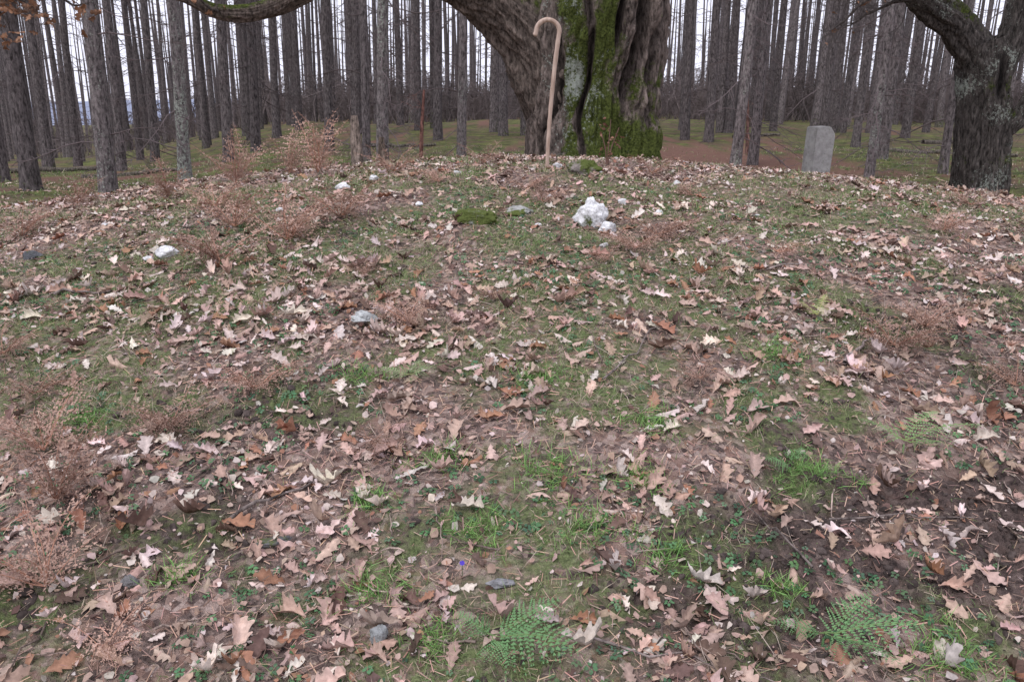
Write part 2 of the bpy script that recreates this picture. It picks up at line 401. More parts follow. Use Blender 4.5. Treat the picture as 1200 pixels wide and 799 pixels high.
rock("mossy_boulder",.50,5.75,.22,.15,.12,(.25,.22,.2),.50,8,.42,fac=3)
rock("mossy_boulder",.05,5.0,.18,.16,.09,(.4,.4,.38),.45,9,.4)
for k,(x,y,s_) in enumerate([(-1.90,4.35,.13),(-1.98,4.30,.06),(-1.20,5.7,.11),(-1.0,5.9,.08),(.62,5.9,.09),(.70,5.1,.07),(.25,5.3,.06),(.9,4.9,.06),(.15,4.7,.05),(-.6,5.2,.06),(-.4,6.0,.07),(1.2,5.9,.07),(.5,4.3,.05),(1.5,4.9,.05),(-1.5,5.2,.06),(.35,6.3,.08),(-2.6,5.1,.06)]):
    rock("white_quartz_stone",x,y,s_,s_*.8,s_*.6,WQ,.2,30+k,.25,k*1.3,20)
rock("slate_stone",-2.75,4.55,.14,.10,.07,(.12,.125,.135),.3,15,.35)
rock("flat_pale_stone",-.66,3.46,.12,.17,.05,(.50,.52,.51),.22,16,.3,.3)
rock("slate_stone",-.34,1.76,.045,.05,.06,(.30,.31,.31),.1,17,.3)
rock("slate_stone",-.03,1.95,.08,.04,.03,(.28,.28,.29),.1,18,.3)
rock("slate_stone",-1.08,1.98,.06,.05,.035,(.25,.24,.24),.1,20,.3)
rock("slate_stone",-.72,2.15,.12,.05,.03,(.16,.155,.16),.3,21,.4,.4)
# ------------------------------------------------------------------ ferns
def frond(L,npin,r,arch,wid,crumple,curlp=0.):
    V=[];F=[]
    side=r.uniform(-.15,.15)
    def rach(t): return np.array([L*t*(1-.12*arch*t),side*L*t*t,L*(arch*(t-.95*t*t))])
    for k in range(npin):
        t=.12+.86*(k/npin);p=rach(t)
        pl=L*wid*np.interp(t,[0,.12,.25,.6,1],[0,.85,1,.55,.05])*r.uniform(.82,1.12)
        for sd in (-1,1):
            d=np.array([.42+r.normal()*.08,sd,-.10+r.normal()*(crumple*.8+.10)]);d/=np.linalg.norm(d)
            e=np.array([1,-sd*.2,r.normal()*crumple]);e/=np.linalg.norm(e)
            m=max(4,int(11*pl/(L*wid)))
            gap=L*.86/npin
            for q in range(m):
                s_=(q+.3)/m;b=p+d*pl*s_+np.array([0,0,-curlp*pl*s_*s_+r.normal()*crumple*.01])
                w=min(gap*.42,.28*pl)*(1-s_*.8)*r.uniform(.75,1.15);h=pl/m*.40
                for s2 in (-1,1):
                    if crumple and r.rand()<.25: continue
                    tip=b+e*s2*w+d*h*.8+np.array([0,0,r.normal()*(crumple*w*.6+w*.12)-w*.08])
                    o=len(V);V+=[b-d*h,b+d*h,tip+d*h*.25,tip-d*h*.35];F.append((o,o+1,o+2,o+3))
    P=np.array([rach(t) for t in np.linspace(0,1,9)])
    tv,tf=tube(P,np.linspace(.006,.001,9)*L/.5*.6,4)
    n0=len(V);return np.vstack([np.array(V),tv]),np.vstack([np.array(F),tf+n0]),n0
def fern(name,x,y,fr,col,mat,crumple=0.,r=None,npin=12,lift=0.):
    bb=B();base=np.array([x,y,hz(x,y)+lift])
    for (L,yaw,pitch,arch,wid) in fr:
        V,F,n0=frond(L,npin,r,arch,wid,crumple,.25)
        a=pitch;V=np.stack([V[:,0]*math.cos(a)-V[:,2]*math.sin(a),V[:,1],V[:,0]*math.sin(a)+V[:,2]*math.cos(a)],-1)
        roll=r.uniform(-.3,.3);V=np.stack([V[:,0],V[:,1]*math.cos(roll)-V[:,2]*math.sin(roll),V[:,2]*math.cos(roll)+V[:,1]*math.sin(roll)],-1)
        c,s_=math.cos(yaw),math.sin(yaw)
        V=np.stack([V[:,0]*c-V[:,1]*s_,V[:,0]*s_+V[:,1]*c,V[:,2]],-1)+base
        g_=heightd(V[:,0],V[:,1]);V[:,2]=np.maximum(V[:,2],g_+.012+lift+.008*r.rand(len(V)))
        C=np.tile(np.array(col)*r.uniform(.85,1.15),(len(V),1))*r.uniform(.8,1.2,(len(V),1));C[n0:]=np.array(col)*[1.1,.9,.8]
        bb.add(V,F,C)
    if lift:
        V,F=tube([(x,y,hz(x,y)-.01),(x,y,hz(x,y)+lift)],[.004,.003],5);bb.add(V,F,col)
    return bb.obj(name,mat,False)
r=np.random.RandomState(11)
G1=(.17,.32,.135);G2=(.24,.37,.16);Yg=(.38,.43,.17)
fern("fern",1.38,2.60,[(.28,-.15,.30,.45,.42),(.22,.7,.40,.45,.42),(.19,-.9,.25,.4,.42),(.19,2.6,.35,.4,.4)],G2,M_fern,0,r,13,.03)
fern("fern",-.05,1.72,[(.28,-.35,.25,.45,.42),(.22,.4,.35,.4,.42),(.17,-1.3,.2,.4,.4),(.13,2.6,.3,.4,.4)],G1,M_fern,0,r,13,.025)
fern("fern",.80,1.76,[(.27,-.3,.25,.45,.40),(.23,-1.0,.2,.4,.4),(.20,.5,.4,.4,.4),(.15,2.9,.3,.4,.4)],G1,M_fern,0,r,13,.025)
fern("fern",-.40,2.98,[(.18,.1,.3,.4,.4),(.14,1.5,.3,.4,.4),(.14,2.9,.3,.3,.4)],(.27,.36,.18),M_fern,0,r,12,.02)
fern("fern",1.36,3.45,[(.16,.9,.6,.4,.36),(.13,2.2,.5,.4,.36)],Yg,M_fern,0,r,12,.02)
fern("fern",.95,2.5,[(.12,3.2,.3,.4,.4),(.12,.9,.3,.4,.4)],G1,M_fern,0,r,11,.02)
DB=[(-2.15,6.3,.50,10,1.1),(-1.55,6.5,.56,9,1.2),(-1.8,6.6,.5,7,1.2),(-2.5,5.9,.40,8,.9),(-1.3,4.6,.48,14,.7),(-1.55,4.2,.42,12,.5),(-1.05,4.9,.42,11,.6),(-1.7,4.9,.42,11,.6),(-1.25,2.70,.27,12,.5),(-1.0,2.95,.25,10,.4),(-1.45,2.30,.36,12,.9),(-1.30,1.95,.34,9,.8),(-1.65,2.6,.32,9,.7),(-1.05,1.75,.2,6,.4),(-2.0,5.4,.38,10,.6),(-.2,6.4,.3,8,.5),(-.9,6.2,.34,9,.6),(1.1,6.4,.3,7,.5),
    (.66,4.25,.30,12,.3),(.82,4.5,.30,10,.35),(.5,4.1,.2,8,.2),(.2,5.2,.3,8,.3),(1.62,3.25,.30,14,.45),(1.85,3.45,.28,12,.4),(2.0,3.0,.26,9,.4),(-.46,3.42,.24,9,.5),(-.5,2.6,.2,5,.3),(.1,5.5,.26,8,.3),(-.5,5.6,.28,8,.4),(-.75,4.0,.22,7,.4),(2.6,4.8,.3,9,.4),(1.2,5.4,.25,7,.3),(-3.2,5.2,.38,10,.6),(.75,3.0,.2,6,.2),(1.5,1.9,.2,4,.2),(-2.2,3.3,.28,8,.4),(-3.4,6.3,.4,8,.7),(-1.9,3.0,.24,8,.3),(1.4,4.2,.22,6,.2),(-.1,3.7,.18,6,.2),(3.2,5.6,.3,8,.4)]
for (x,y,L,k,p) in DB:
    c=np.array([.43,.285,.225])*r.uniform(.7,1.15)
    fern("dead_bracken",x,y,[(L*r.uniform(.6,1.1),r.uniform(0,6.28),p*r.uniform(.5,1.1)+.1,r.uniform(.2,.6),r.uniform(.26,.40)) for _ in range(k)],c,M_crumb,.6,r,13)
# ------------------------------------------------------------------ sticks
sb=B()
def stick(bd,x,y,yaw,L,rad,col):
    m=7;t=np.linspace(0,1,m);kx=x+math.cos(yaw)*L*t+r.normal(0,.03*L,m);ky=y+math.sin(yaw)*L*t+r.normal(0,.03*L,m)
    P=np.stack([kx,ky,heightd(kx,ky)+rad+r.uniform(0,.02,m)],-1);V,F=tube(P,rad*np.linspace(1,.4,m),6);bd.add(V,F,col,(0.1,.25,0))
for _ in range(260):
    y=1.3+5.5*r.rand()**1.4;stick(sb,r.uniform(-.75*y-.3,.75*y+.3),y,r.uniform(0,6.28),r.uniform(.06,.30),r.uniform(.0015,.004),np.array([.26,.2,.17])*r.uniform(.5,1.8))
for a in ((.35,3.0,.9,.5,.005),(1.15,3.95,.3,.4,.007),(1.35,3.1,.8,.35,.010),(-.9,2.25,.5,.3,.008),(.2,1.75,-.3,.5,.004),(1.0,2.25,0,.45,.004),(-2.3,3.9,.1,.3,.008),(.85,2.0,1.9,.3,.004)):
    stick(sb,*a,np.array([.28,.23,.21])*r.uniform(.6,1.3))
sb.obj("fallen_twigs",M_larch)
# ------------------------------------------------------------------ gnarled oak parts
def gnarl(bd,P,R,sides,step,amp,col,moss,lich,flare=0,cav=None,freq=1.0):
    Q,RR=spline(P,R,step);V,F=tube(Q,RR,sides);n=len(Q)
    V=V.reshape(n,sides,3);C=V-Q[:,None];rad=np.linalg.norm(C,axis=2,keepdims=True);D=C/rad
    th=np.arctan2(D[...,1],D[...,0])
    s_=np.concatenate([[0],np.cumsum(np.linalg.norm(np.diff(Q,axis=0),axis=1))])[:,None]
    f=freq
    d1=fbm(D[...,0]*2.2*f,D[...,1]*2.2*f+D[...,2],s_*.9,o=2)-.5
    wv=(n3(D[...,0]*3,D[...,1]*3,s_*2)-.5)*1.2
    a2=n3(D[...,0]*14*f+4+wv,D[...,1]*14*f+D[...,2]*14*f,s_*3.6+wv);rid=np.abs(a2-.5)*2
    a3=n3(D[...,0]*30*f+4,D[...,1]*30*f+D[...,2]*30*f,s_*12)
    off=rad[...,0]*amp*(d1*1.5+(rid-.5)*.28+(a3-.5)*.18)
    hgt=V[...,2]-Q[0,2]
    if flare:
        off+=rad[...,0]*flare*np.exp(-np.maximum(hgt,0)/.38)*(.55+.45*np.cos(5*th+1.0)+.25*np.cos(3*th))
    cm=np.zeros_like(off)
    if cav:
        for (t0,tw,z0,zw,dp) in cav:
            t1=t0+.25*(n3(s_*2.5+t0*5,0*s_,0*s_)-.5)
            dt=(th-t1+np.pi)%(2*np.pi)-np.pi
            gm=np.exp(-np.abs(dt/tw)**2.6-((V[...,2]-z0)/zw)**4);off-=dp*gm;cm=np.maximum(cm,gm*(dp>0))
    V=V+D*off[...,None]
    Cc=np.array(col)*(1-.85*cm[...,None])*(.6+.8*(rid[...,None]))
    mo=moss(V,th,D) if callable(moss) else np.full(off.shape,moss)
    li=lich(V,th,D) if callable(lich) else np.full(off.shape,lich)
    mo=mo*(1-cm);li=li*(1-cm)
    bd.add(V.reshape(-1,3),F,Cc.reshape(-1,3),np.stack([mo,li,mo*0],-1).reshape(-1,3));return Q,RR
def branch_tmpl(sd,nsub,seg,droop,sub=.35,rad=.010):
    q=np.random.RandomState(sd);bb=B();t=np.linspace(0,1,seg+1)
    P=np.stack([t,np.cumsum(q.normal(0,.03,seg+1))*.8,droop*t*t+.08*np.sin(t*5+q.rand()*6)],-1);P-=P[0]
    V,F=tube(P,rad*np.linspace(1,.25,seg+1),3);bb.add(V,F)
    for k in range(nsub):
        u=q.uniform(.12,1);i0=min(seg-1,int(u*seg));p=P[i0]+(P[i0+1]-P[i0])*(u*seg-i0)
        a=q.choice([-1,1])*q.uniform(.5,1.2);l=sub*q.uniform(.4,1)*(1.1-u*.6)
        d=np.array([math.cos(a),math.sin(a),q.uniform(-.5,.15)])
        pts=np.stack([p,p+d*l*.5+[0,0,q.uniform(-.02,.02)],p+d*l+[0,0,q.uniform(-.12,.03)]])
        V,F=tube(pts,[rad*.4,rad*.32,rad*.2],3);bb.add(V,F)
    V=np.concatenate(bb.V);F=np.concatenate(bb.F);return V,F,np.ones(len(V))
T_bn=[branch_tmpl(i_,13,5,d_) for i_,d_ in enumerate((-.35,-.15,-.5,.05,-.25,-.6))]
T_bf=[branch_tmpl(20+i_,6,2,d_,.5,.018) for i_,d_ in enumerate((-.35,-.15,-.5,.05))]
def oak_crown(bd,lb,Q,RR,start,nb,lsc,leaves,twb,up=.25):
    tw=[];
    for _ in range(nb):
        k=r.randint(int(len(Q)*start),len(Q));p=Q[k];d=r.normal(size=3);d[2]=d[2]*.5+up;d/=np.linalg.norm(d)
        L=lsc*r.uniform(.5,1.1);m=7;pts=[p]
        for q in range(m-1):
            d=d+r.normal(0,.22,3);d[2]+=.03 if up>0 else -.03;d/=np.linalg.norm(d);pts.append(pts[-1]+d*L/m)
        r0=min(RR[k]*.55,.006+L*.022)
        V,F=tube(np.array(pts),r0*np.linspace(1,.25,m),6);bd.add(V,F,(.13,.11,.10),(.3,.3,0))
        for q in range(1,m):
            for _2 in range(3): tw.append((pts[q],d+r.normal(0,.7,3)))
    pos=np.array([t_[0] for t_ in tw]);dd=np.array([t_[1] for t_ in tw]);dd/=np.linalg.norm(dd,axis=1,keepdims=True)
    b=np.cross(dd,r.normal(size=dd.shape));b/=np.linalg.norm(b,axis=1,keepdims=True);R=np.stack([dd,b,np.cross(dd,b)],-1)
    sc=r.uniform(.3,.8,len(pos))*min(1,lsc/1.5)
    inst(twb,T_bn,pos,R,sc,np.tile([.10,.085,.08],(len(pos),1)))
    if leaves:
        n=leaves;k=r.randint(0,len(pos),n);P=pos[k]+dd[k]*(sc[k]*r.rand(n))[:,None]+r.normal(0,.05,(n,3))
        nn=r.normal(size=(n,3));nn/=np.linalg.norm(nn,axis=1,keepdims=True)
        inst(lb,T_lo,P,frames(nn,U(0,6.28,n)),U(.07,.12,n),np.array([.30,.165,.10])*U(.6,1.5,(n,1)))
# great oak
oak=bpy.data.objects.new("oak_tree",None);bpy.context.scene.collection.objects.link(oak)
ob=B();twb=B();zb=hz(.8,9)
def mossA(V,th,D):
    x=V[...,0];z=V[...,2]
    m=.56*np.exp(-((x-.78)/.32)**4)+.50*np.exp(-((x-1.35)/.28)**2)*sstep(2.6,1.3,z)+.22*sstep(1.5,1.0,z)+.10+.12*sstep(.45,.6,x)
    return m+(fbm(x*4,V[...,1]*4,z*3,o=2)-.5)*.9
def lichA(V,th,D):
    x=V[...,0];z=V[...,2];return .27+.20*np.exp(-((x-.72)/.22)**2-((z-1.75)/.5)**2)+.12*np.exp(-((x-.5)/.2)**2)+(fbm(x*3,V[...,1]*3+9,z*3,o=2)-.5)*.4
Y0=9.0
BK=(.235,.19,.165)
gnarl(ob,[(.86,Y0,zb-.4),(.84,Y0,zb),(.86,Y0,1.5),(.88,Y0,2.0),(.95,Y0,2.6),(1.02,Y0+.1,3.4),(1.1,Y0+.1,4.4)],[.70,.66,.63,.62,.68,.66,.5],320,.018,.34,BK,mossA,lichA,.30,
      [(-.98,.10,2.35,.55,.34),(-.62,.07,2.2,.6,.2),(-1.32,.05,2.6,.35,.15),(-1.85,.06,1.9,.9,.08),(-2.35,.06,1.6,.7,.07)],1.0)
def mossL(V,th,D): return .18+.40*sstep(-.1,.9,D[...,2])+(fbm(V[...,0]*4,V[...,1]*4,V[...,2]*4,o=2)-.5)*.4
limbs=[]
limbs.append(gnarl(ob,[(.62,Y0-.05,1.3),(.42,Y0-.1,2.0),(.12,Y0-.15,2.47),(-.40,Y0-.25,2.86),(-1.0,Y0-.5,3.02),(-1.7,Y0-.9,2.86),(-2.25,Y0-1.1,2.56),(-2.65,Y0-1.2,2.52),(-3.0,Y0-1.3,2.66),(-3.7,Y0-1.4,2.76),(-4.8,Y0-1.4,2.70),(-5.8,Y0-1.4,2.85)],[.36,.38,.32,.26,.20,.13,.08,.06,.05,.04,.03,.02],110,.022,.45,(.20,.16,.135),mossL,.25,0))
limbs.append(gnarl(ob,[(.9,Y0,3.0),(.2,Y0,4.0),(-1.2,Y0-.3,5.2),(-3,Y0-.5,6.4),(-5,Y0-.8,7.2)],[.45,.36,.26,.16,.06],40,.1,.4,BK,.3,.25))
limbs.append(gnarl(ob,[(1.1,Y0+.1,4.0),(1.5,Y0+.3,5.5),(1.2,Y0+.5,7.5),(1.8,Y0+.6,10)],[.5,.38,.24,.06],40,.1,.4,BK,.3,.25))
limbs.append(gnarl(ob,[(1.1,Y0,3.4),(2.2,Y0,4.6),(3.6,Y0+.3,5.6),(5.4,Y0+.6,7)],[.42,.3,.2,.05],40,.1,.4,BK,.3,.25))
limbs.append(gnarl(ob,[(.9,Y0+.3,3.2),(.6,Y0+1.6,4.6),(.2,Y0+3.4,6),(-.4,Y0+5,7.4)],[.4,.28,.18,.05],40,.1,.4,BK,.3,.25))
lvb=B()
Q0,R0=limbs[0];oak_crown(ob,lvb,Q0,R0,.78,20,.6,460,twb,-.10);oak_crown(ob,lvb,Q0,R0,.55,5,.5,20,twb)
for l in limbs[1:]: oak_crown(ob,lvb,*l,.3,14,2.4,110,twb)
ob.obj("trunk_and_limbs",M_oak,parent=oak);twb.obj("twigs",M_twig,parent=oak);lvb.obj("clinging_leaves",M_leaf,parent=oak)
# right oak
oak2=bpy.data.objects.new("oak_tree",None);bpy.context.scene.collection.objects.link(oak2)
ob=B();twb=B();Y1=12.0;zb=hz(6.93,Y1)
def mossR(V,th,D): return .16+(fbm(V[...,0]*3,V[...,1]*3,V[...,2]*3,o=2)-.5)*.8+.15*sstep(-.3,.5,D[...,0])
def lichR(V,th,D): return .36+(fbm(V[...,0]*2.5+5,V[...,1]*2.5,V[...,2]*2.5,o=2)-.5)*.6
c2=(.12,.105,.095)
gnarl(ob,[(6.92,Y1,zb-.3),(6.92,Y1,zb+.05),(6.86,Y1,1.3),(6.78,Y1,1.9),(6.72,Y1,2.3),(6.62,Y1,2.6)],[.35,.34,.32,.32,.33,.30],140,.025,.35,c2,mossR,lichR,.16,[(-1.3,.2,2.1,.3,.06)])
L1=gnarl(ob,[(6.72,Y1,2.2),(6.48,Y1,2.55),(6.15,Y1-.05,2.88),(5.85,Y1-.1,3.02),(5.5,Y1-.2,3.25),(4.9,Y1-.3,3.9),(4.2,Y1-.4,5)],[.26,.25,.21,.18,.17,.14,.06],72,.025,.5,c2,mossL,lichR)
L2=gnarl(ob,[(6.82,Y1,2.1),(7.02,Y1,2.55),(7.12,Y1,3.1),(7.1,Y1,4.2),(7.4,Y1,6),(7.2,Y1,8.5)],[.22,.17,.15,.14,.12,.04],72,.04,.5,c2,mossL,lichR)
L3=gnarl(ob,[(7.0,Y1-.05,1.35),(7.24,Y1-.15,1.55),(7.42,Y1-.2,1.95),(7.75,Y1-.2,2.35),(8.6,Y1-.2,2.9),(10,Y1-.2,4.2)],[.14,.11,.10,.10,.09,.04],60,.03,.5,c2,mossL,lichR)
lvb=B()
for l in (L1,L2,L3): oak_crown(ob,lvb,*l,.35,12,1.6,60,twb)
ob.obj("trunk_and_limbs",M_oak,parent=oak2);twb.obj("twigs",M_twig,parent=oak2);lvb.obj("clinging_leaves",M_leaf,parent=oak2)
# ------------------------------------------------------------------ larches
def larch(bd,x,y,dia,lean,tone,li,H,near,q,tb,nb=None):
    z0=hz(x,y)-.15;m=34 if near else 7;t=np.linspace(0,1,m)**1.3
    cx=x+lean*H*t+(.16*np.sin(t*9+q.rand()*6)*t if near else 0);cy=y+q.normal(0,.01)*H*t
    P=np.stack([cx,cy+t*0,z0+H*t],-1);R=dia/2*(1-.9*t)*(1+.35*np.exp(-t*H/.3))
    sd=20 if near else 5
    V,F=tube(P,R,sd)
    if near:
        nn=fbm(V[:,0]*9,V[:,1]*9,V[:,2]*2.5,o=3)-.5
        C=np.repeat(P,sd,0);V=V+(V-C)*(nn*.32)[:,None]
    hh=V[:,2]-z0
    mk=np.stack([.12+.28*np.exp(-hh/.5)+(fbm(V[:,0]*2,V[:,1]*2,hh*1.2,o=2)-.5)*.5,li+(fbm(V[:,0]*2+9,V[:,1]*2,hh*1.2,o=2)-.5)*.3,hh*0],-1)
    bd.add(V,F,np.array([.185,.16,.158])*tone,mk)
    nb=nb if nb is not None else (64 if near else 15)
    if not nb: return
    h=q.uniform(.05,.98,nb)**1.2 if near else q.uniform(.05,.7,nb)
    px=np.interp(h,t,P[:,0]);py=np.interp(h,t,P[:,1]);pz=z0+H*h
    yaw=q.uniform(0,6.28,nb);nnm=np.stack([q.normal(0,.25,nb),q.normal(0,.25,nb),np.ones(nb)],-1);nnm/=np.linalg.norm(nnm,axis=1,keepdims=True)
    sc=(1.1+1.5*(1-h))*q.uniform(.35,1,nb)*np.where(h<.25,.65,1)
    inst(tb,T_bn if near else T_bf,np.stack([px,py,pz],-1),frames(nnm,yaw),sc,np.tile(np.array([.15,.12,.12])*tone,(nb,1)))
NEAR=[(-9.86,15.7,.33,.0,.8,.1),(-7.55,12.7,.35,.03,.75,.1),(-14.9,28,.33,.04,.8,.2),(-6.2,12.4,.32,.055,1.1,.40),(-10.8,24.7,.32,.05,.8,.2),(-5.97,14.8,.28,.05,1.2,.43),
(-14.1,31,.32,.03,.8,.2),(-6.75,19.5,.32,.04,.9,.3),(-7.06,22.6,.33,.04,.7,.2),(-7.94,27.8,.34,.03,.8,.2),(-8.0,31,.34,.03,.8,.2),(-4.56,20.5,.28,.035,.8,.25),(-5.2,27.8,.33,.02,.8,.25),
(-2.45,15.3,.28,.055,1.2,.40),(-4.6,34,.34,.01,.8,.2),(-2.23,24.7,.34,.02,.8,.25),(-1.03,16.4,.23,.025,1.2,.38),(-.28,26.7,.36,.01,.9,.3),(4.77,27.8,.33,.0,.8,.25),(6.4,31,.36,.0,.8,.2),
(5.9,24.7,.33,.0,.8,.25),(4.48,16.4,.27,.04,1.3,.42),(5.13,17.4,.25,.03,1.0,.33),(9.8,31,.33,.0,.8,.2),(10.5,27.8,.33,.0,.8,.2),(6.5,14.8,.21,.02,1.3,.42),(8.4,18.6,.30,.01,1.0,.35),(12.8,26.8,.34,0,.8,.2),(8.1,15.3,.19,0,1.0,.3),(9.5,22.7,.28,0,.9,.3),
(-12.5,19,.32,.03,.8,.2),(-12.2,21.5,.3,.03,.9,.3),(-3.4,30,.34,.02,.8,.2),(1.2,24,.33,0,.8,.2),(3.2,33,.33,0,.8,.2),(13.5,20,.33,0,.8,.2),(-16,17,.33,0,.8,.2),(15.5,15,.33,0,.8,.2),(11.5,17.5,.3,0,.9,.3),(7.6,29,.32,0,.8,.2),(-9.4,19.6,.27,.04,.9,.3),(-3.3,18.5,.24,.03,1.0,.3)]
q=np.random.RandomState(21)
for (x,y,d,l,t,li) in NEAR:
    tr=bpy.data.objects.new("larch_tree",None);bpy.context.scene.collection.objects.link(tr)
    bb=B();tb=B();larch(bb,x,y,d*.82,l,t*.9,li,q.uniform(17,21),True,q,tb);bb.obj("trunk",M_larch,parent=tr);tb.obj("branches",M_twig,parent=tr)
fb=B();ft=B()
for gy in np.arange(28,90,3.6):
    W=.68*gy+5
    for gx in np.arange(-W,W,3.2):
        if q.rand()<(.22 if gx/gy>-.35 else .38): continue
        larch(fb,gx+q.normal(0,1.2),gy+q.normal(0,1.2),q.uniform(.20,.36),q.normal(.012,.02),q.uniform(.55,1.1),q.uniform(.1,.3),q.uniform(17,22),False,q,ft,13)
for gy in np.arange(90,165,5.5):
    W=.66*gy+5
    for gx in np.arange(-W,W,4.2):
        if q.rand()<(.15 if gx/gy>-.35 else .4): continue
        larch(fb,gx+q.normal(0,1.3),gy+q.normal(0,1.6),q.uniform(.28,.42),q.normal(.012,.018),q.uniform(.55,1.0),q.uniform(.1,.2),q.uniform(17,22),False,q,ft,0)
fo=bpy.data.objects.new("distant_larch_trees",None);bpy.context.scene.collection.objects.link(fo)
fb.obj("trunks",M_larch,parent=fo);ft.obj("branches",M_twig,parent=fo)
T_up=[]
for sd in range(5):
    qq=np.random.RandomState(90+sd);bb=B()
    for k in range(9):
        a=qq.uniform(0,6.28);o_=qq.normal(0,.25,2);l=qq.uniform(.5,1);e=qq.uniform(.1,.55)
        p0=np.array([o_[0],o_[1],0]);p2=p0+np.array([math.cos(a)*e,math.sin(a)*e,l]);p1=(p0+p2)/2+qq.normal(0,.06,3)
        V,F=tube([p0,p1,p2],[.012,.009,.004],3);bb.add(V,F)
        for z_ in range(3):
            b0=p1+(p2-p1)*qq.rand();V,F=tube([b0,b0+qq.normal(0,.18,3)+[0,0,.08],b0+qq.normal(0,.28,3)+[0,0,.1]],[.007,.005,.003],3);bb.add(V,F)
    V=np.concatenate(bb.V);T_up.append((V,np.concatenate(bb.F),np.ones(len(V))))
ub=B();n=2000;y=45+110*rs.rand(n)**1.1;x=U(-.62,.75,n)*y;k=rs.rand(n)<sstep(-.5,-.15,x/y)*.85+.15;x=x[k];y=y[k];n=len(x)
inst(ub,T_up,np.stack([x,y,height(x,y)],-1),frames(np.tile([0,0,1.],(n,1)),U(0,6.28,n)),U(1.0,3.4,n),np.array([.17,.14,.135])*U(.6,1.3,(n,1)))
ub.obj("undergrowth",M_twig)
def simple_trunk(name,x,y,h,r0,col,moss,lean=.0):
    bb=B();z=hz(x,y);gnarl(bb,[(x,y,z-.1),(x+lean*.3,y,z+h*.3),(x+lean*.6,y,z+h*.65),(x+lean,y,z+h)],[r0*1.2,r0,r0*.85,r0*.5],28,.03,.5,col,moss,.3)
    n=14;R=frames(tiltn(np.tile([0,0,1.],(n,1)),.4),U(0,6.28,n));pos=np.stack([np.full(n,x+lean*.6),np.full(n,y),z+h*U(.3,1,n)],-1)
    inst(bb,T_bn,pos,R,U(.2,.6,n)*h*.5,np.tile(np.array(col),(n,1)),(.1,.2,0))
    return bb.obj(name,M_larch)
simple_trunk("broken_tree_stump",-2.7,14.2,1.1,.10,(.34,.27,.23),.1)
simple_trunk("broken_tree_stump",-2.35,14.8,.75,.08,(.22,.17,.14),.3)
simple_trunk("sapling",-1.55,13.6,1.5,.03,(.24,.12,.10),0,lean=.12)
simple_trunk("sapling",5.75,20,1.4,.035,(.22,.13,.11),0,lean=-.1)
lg=B()
for (x,y,yaw,L,rd) in ((-9,17,.2,2,.07),(-13,20,.1,3,.08),(1.0,20,-.1,2.4,.07),(9.5,21,-.7,3,.07),(-4,22,.3,2,.07),(12,24,.2,3,.08),(7,26,.5,2,.07)):
    t=np.linspace(0,1,10);px=x+math.cos(yaw)*L*t;py=y+math.sin(yaw)*L*t
    V,F=tube(np.stack([px,py,height(px,py)+rd*.5+q.normal(0,.02,10)],-1),rd*np.linspace(1,.5,10),9);lg.add(V,F,(.15,.13,.11),(.35,.3,0))
lg.obj("fallen_logs",M_larch)
st=B();z=hz(.78,6.7)
for (dx,h) in ((0,.36),(.05,.30),(-.05,.25)):
    V,F=tube([(.78,6.7,z-.02),(.79+dx*.5,6.7,z+h*.5),(.80+dx*1.4,6.7,z+h)],[.006,.005,.003],6);st.add(V,F,(.17,.10,.08))
n=26;P=np.stack([.8+r.normal(0,.06,n),6.7+r.normal(0,.05,n),z+r.uniform(.08,.37,n)],-1)
nn=r.normal(size=(n,3));nn/=np.linalg.norm(nn,axis=1,keepdims=True)
inst(st,T_lo,P,frames(nn,U(0,6.28,n)),U(.03,.06,n),np.array([.26,.14,.10])*U(.6,1.4,(n,1)))
st.obj("dead_seedling",M_crumb)
# ------------------------------------------------------------------ walking cane
def woodmat():
    m,nt,b=newmat("cane_wood",.5,.4);v=coords(nt,(1,1,.15))
    c=mix(nt,ramp(nt,noise(nt,v,60,4),.35,.65),(.36,.25,.19),(.56,.43,.35));nt.links.new(c,b.inputs["Base Color"]);bump(nt,b,noise(nt,v,60,4),.3,.002);return m
cx,cy=.265,6.25;cz=hz(cx,cy)
P=[(cx,cy,cz-.12),(cx+.015,cy,cz+.3),(cx+.045,cy,cz+.68),(cx+.075,cy,cz+.94)]
rc=.085;c0=(cx+.082-rc,cy,cz+.99)
for a in np.linspace(0,math.pi*1.0,9): P.append((c0[0]+rc*math.cos(a),cy,c0[2]+rc*.95*math.sin(a)))
P.append((c0[0]-rc-.008,cy,c0[2]-.025))
Q,RR=spline(P,[.014,.015,.0165,.017]+[.017]*9+[.0165],.012)
RR=RR*(1+.05*np.sin(np.arange(len(RR))*.7));V,F=tube(Q,RR,16)
bb=B();bb.add(V,F)
e=Q[-1];d=(Q[-1]-Q[-2]);d/=np.linalg.norm(d);V,F=tube([e,e+d*.006,e+d*.010],[RR[-1],.011,.001],16);bb.add(V,F)
bb.obj("walking_cane",woodmat())
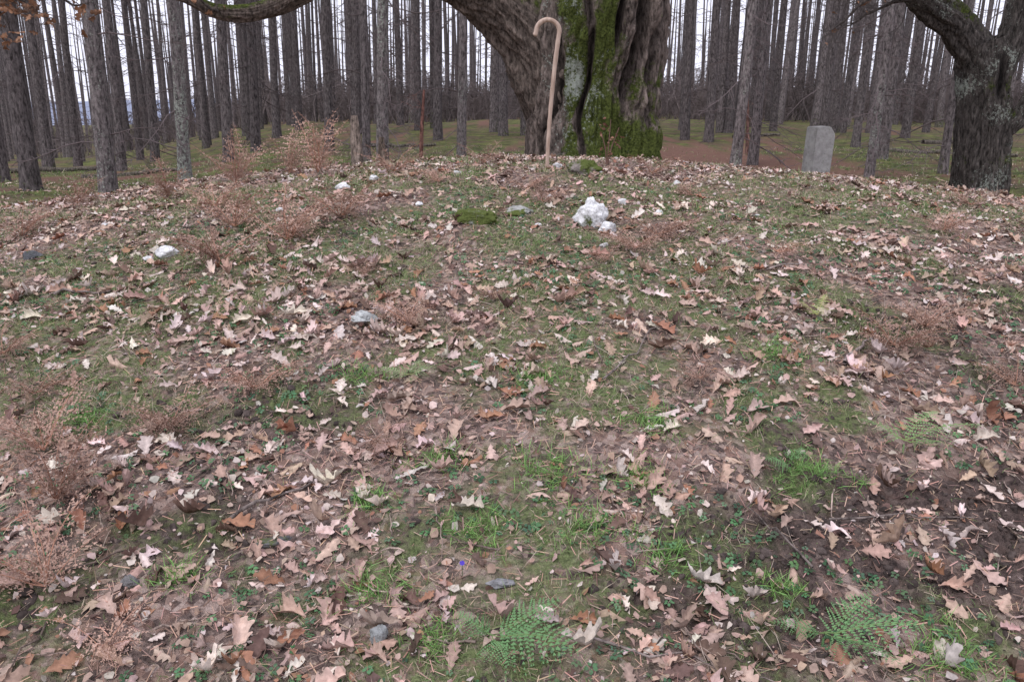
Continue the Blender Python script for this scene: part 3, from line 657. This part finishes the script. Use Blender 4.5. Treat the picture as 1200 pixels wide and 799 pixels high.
# ------------------------------------------------------------------ stone marker
def markermat():
    m,nt,b=newmat("marker_stone",.9,.15);v=coords(nt)
    c=mix(nt,ramp(nt,noise(nt,v,9,4,.7),.35,.65),(.27,.26,.25),(.42,.41,.39));f=ramp(nt,noise(nt,v,30,4,.7),.60,.72)
    c=mix(nt,f,c,(.18,.19,.15));nt.links.new(c,b.inputs["Base Color"]);bump(nt,b,noise(nt,v,50,4,.7),.5,.01);return m
import bmesh
sx,sy=4.24,11.4;sz=hz(sx,sy);w,dp,h=.155,.12,.93
bm=bmesh.new()
pts=[(-w,-.15),(w,-.15),(w,h-.11),(w*.45,h),(-w,h-.015)]
f=[bm.verts.new((p[0],-dp,p[1])) for p in pts];k=[bm.verts.new((p[0],dp,p[1])) for p in pts]
bm.faces.new(f);bm.faces.new(k[::-1])
for i_ in range(5): bm.faces.new((f[i_],k[i_],k[(i_+1)%5],f[(i_+1)%5]))
bmesh.ops.recalc_face_normals(bm,faces=bm.faces)
bmesh.ops.bevel(bm,geom=bm.edges[:],offset=.012,segments=2,affect='EDGES')
me=bpy.data.meshes.new("stone_marker");bm.to_mesh(me);bm.free();me.materials.append(markermat())
o=bpy.data.objects.new("stone_marker",me);bpy.context.scene.collection.objects.link(o)
o.location=(sx,sy,sz);o.rotation_euler=(.02,.03,math.radians(14))
# ------------------------------------------------------------------ distant hills
hbz=B();n=160;a=np.linspace(-1.5,1.5,n)
rows=[]
for (d,hf) in ((1000,0),(1200,.6),(1400,1.0)):
    x=d*np.sin(a);y=d*np.cos(a);hh=-14+hf*(14+22*fbm(a*4+3,a*0+1,o=4)+8*(a<-.3));rows.append(np.stack([x,y,hh],-1))
V=np.concatenate(rows);i,j=np.meshgrid(np.arange(2),np.arange(n-1),indexing='ij');aa=i*n+j
hbz.add(V,np.stack([aa,aa+1,aa+1+n,aa+n],-1).reshape(-1,4),(.24,.27,.36))  # hill colour has bluish distance haze baked in
hbz.obj("distant_hills",M_crumb)
# ------------------------------------------------------------------ light
EL,AZ=math.radians(60),math.radians(215)
w=bpy.data.worlds.new("World");bpy.context.scene.world=w;w.use_nodes=True;nt=w.node_tree
bg=nt.nodes["Background"];sk=nt.nodes.new("ShaderNodeTexSky");sk.sky_type='NISHITA';sk.sun_disc=False;sk.sun_elevation=EL;sk.sun_rotation=AZ
hs=nt.nodes.new("ShaderNodeHueSaturation");hs.inputs["Saturation"].default_value=.25;nt.links.new(sk.outputs[0],hs.inputs["Color"])
c=mix(nt,.8,hs.outputs[0],(10.0,10.0,11.8));nt.links.new(c,bg.inputs[0]);bg.inputs[1].default_value=.12
sl=bpy.data.lights.new("sun","SUN");sl.energy=1.5;sl.angle=math.radians(18);sl.color=(1,.97,.95)
so=bpy.data.objects.new("sun",sl);bpy.context.scene.collection.objects.link(so)
dv=Vector((math.sin(AZ)*math.cos(EL),math.cos(AZ)*math.cos(EL),math.sin(EL)));so.rotation_euler=dv.to_track_quat('Z','Y').to_euler()
cam=bpy.data.cameras.new("camera");co=bpy.data.objects.new("camera",cam);bpy.context.scene.collection.objects.link(co)
co.location=(0,0,1.65);co.rotation_euler=(math.radians(74),0,0);cam.lens=28.05;cam.sensor_width=36;cam.clip_end=4000;cam.clip_start=.05
bpy.context.scene.camera=co
vs=bpy.context.scene.view_settings;vs.view_transform='Standard';vs.look='None';vs.exposure=0
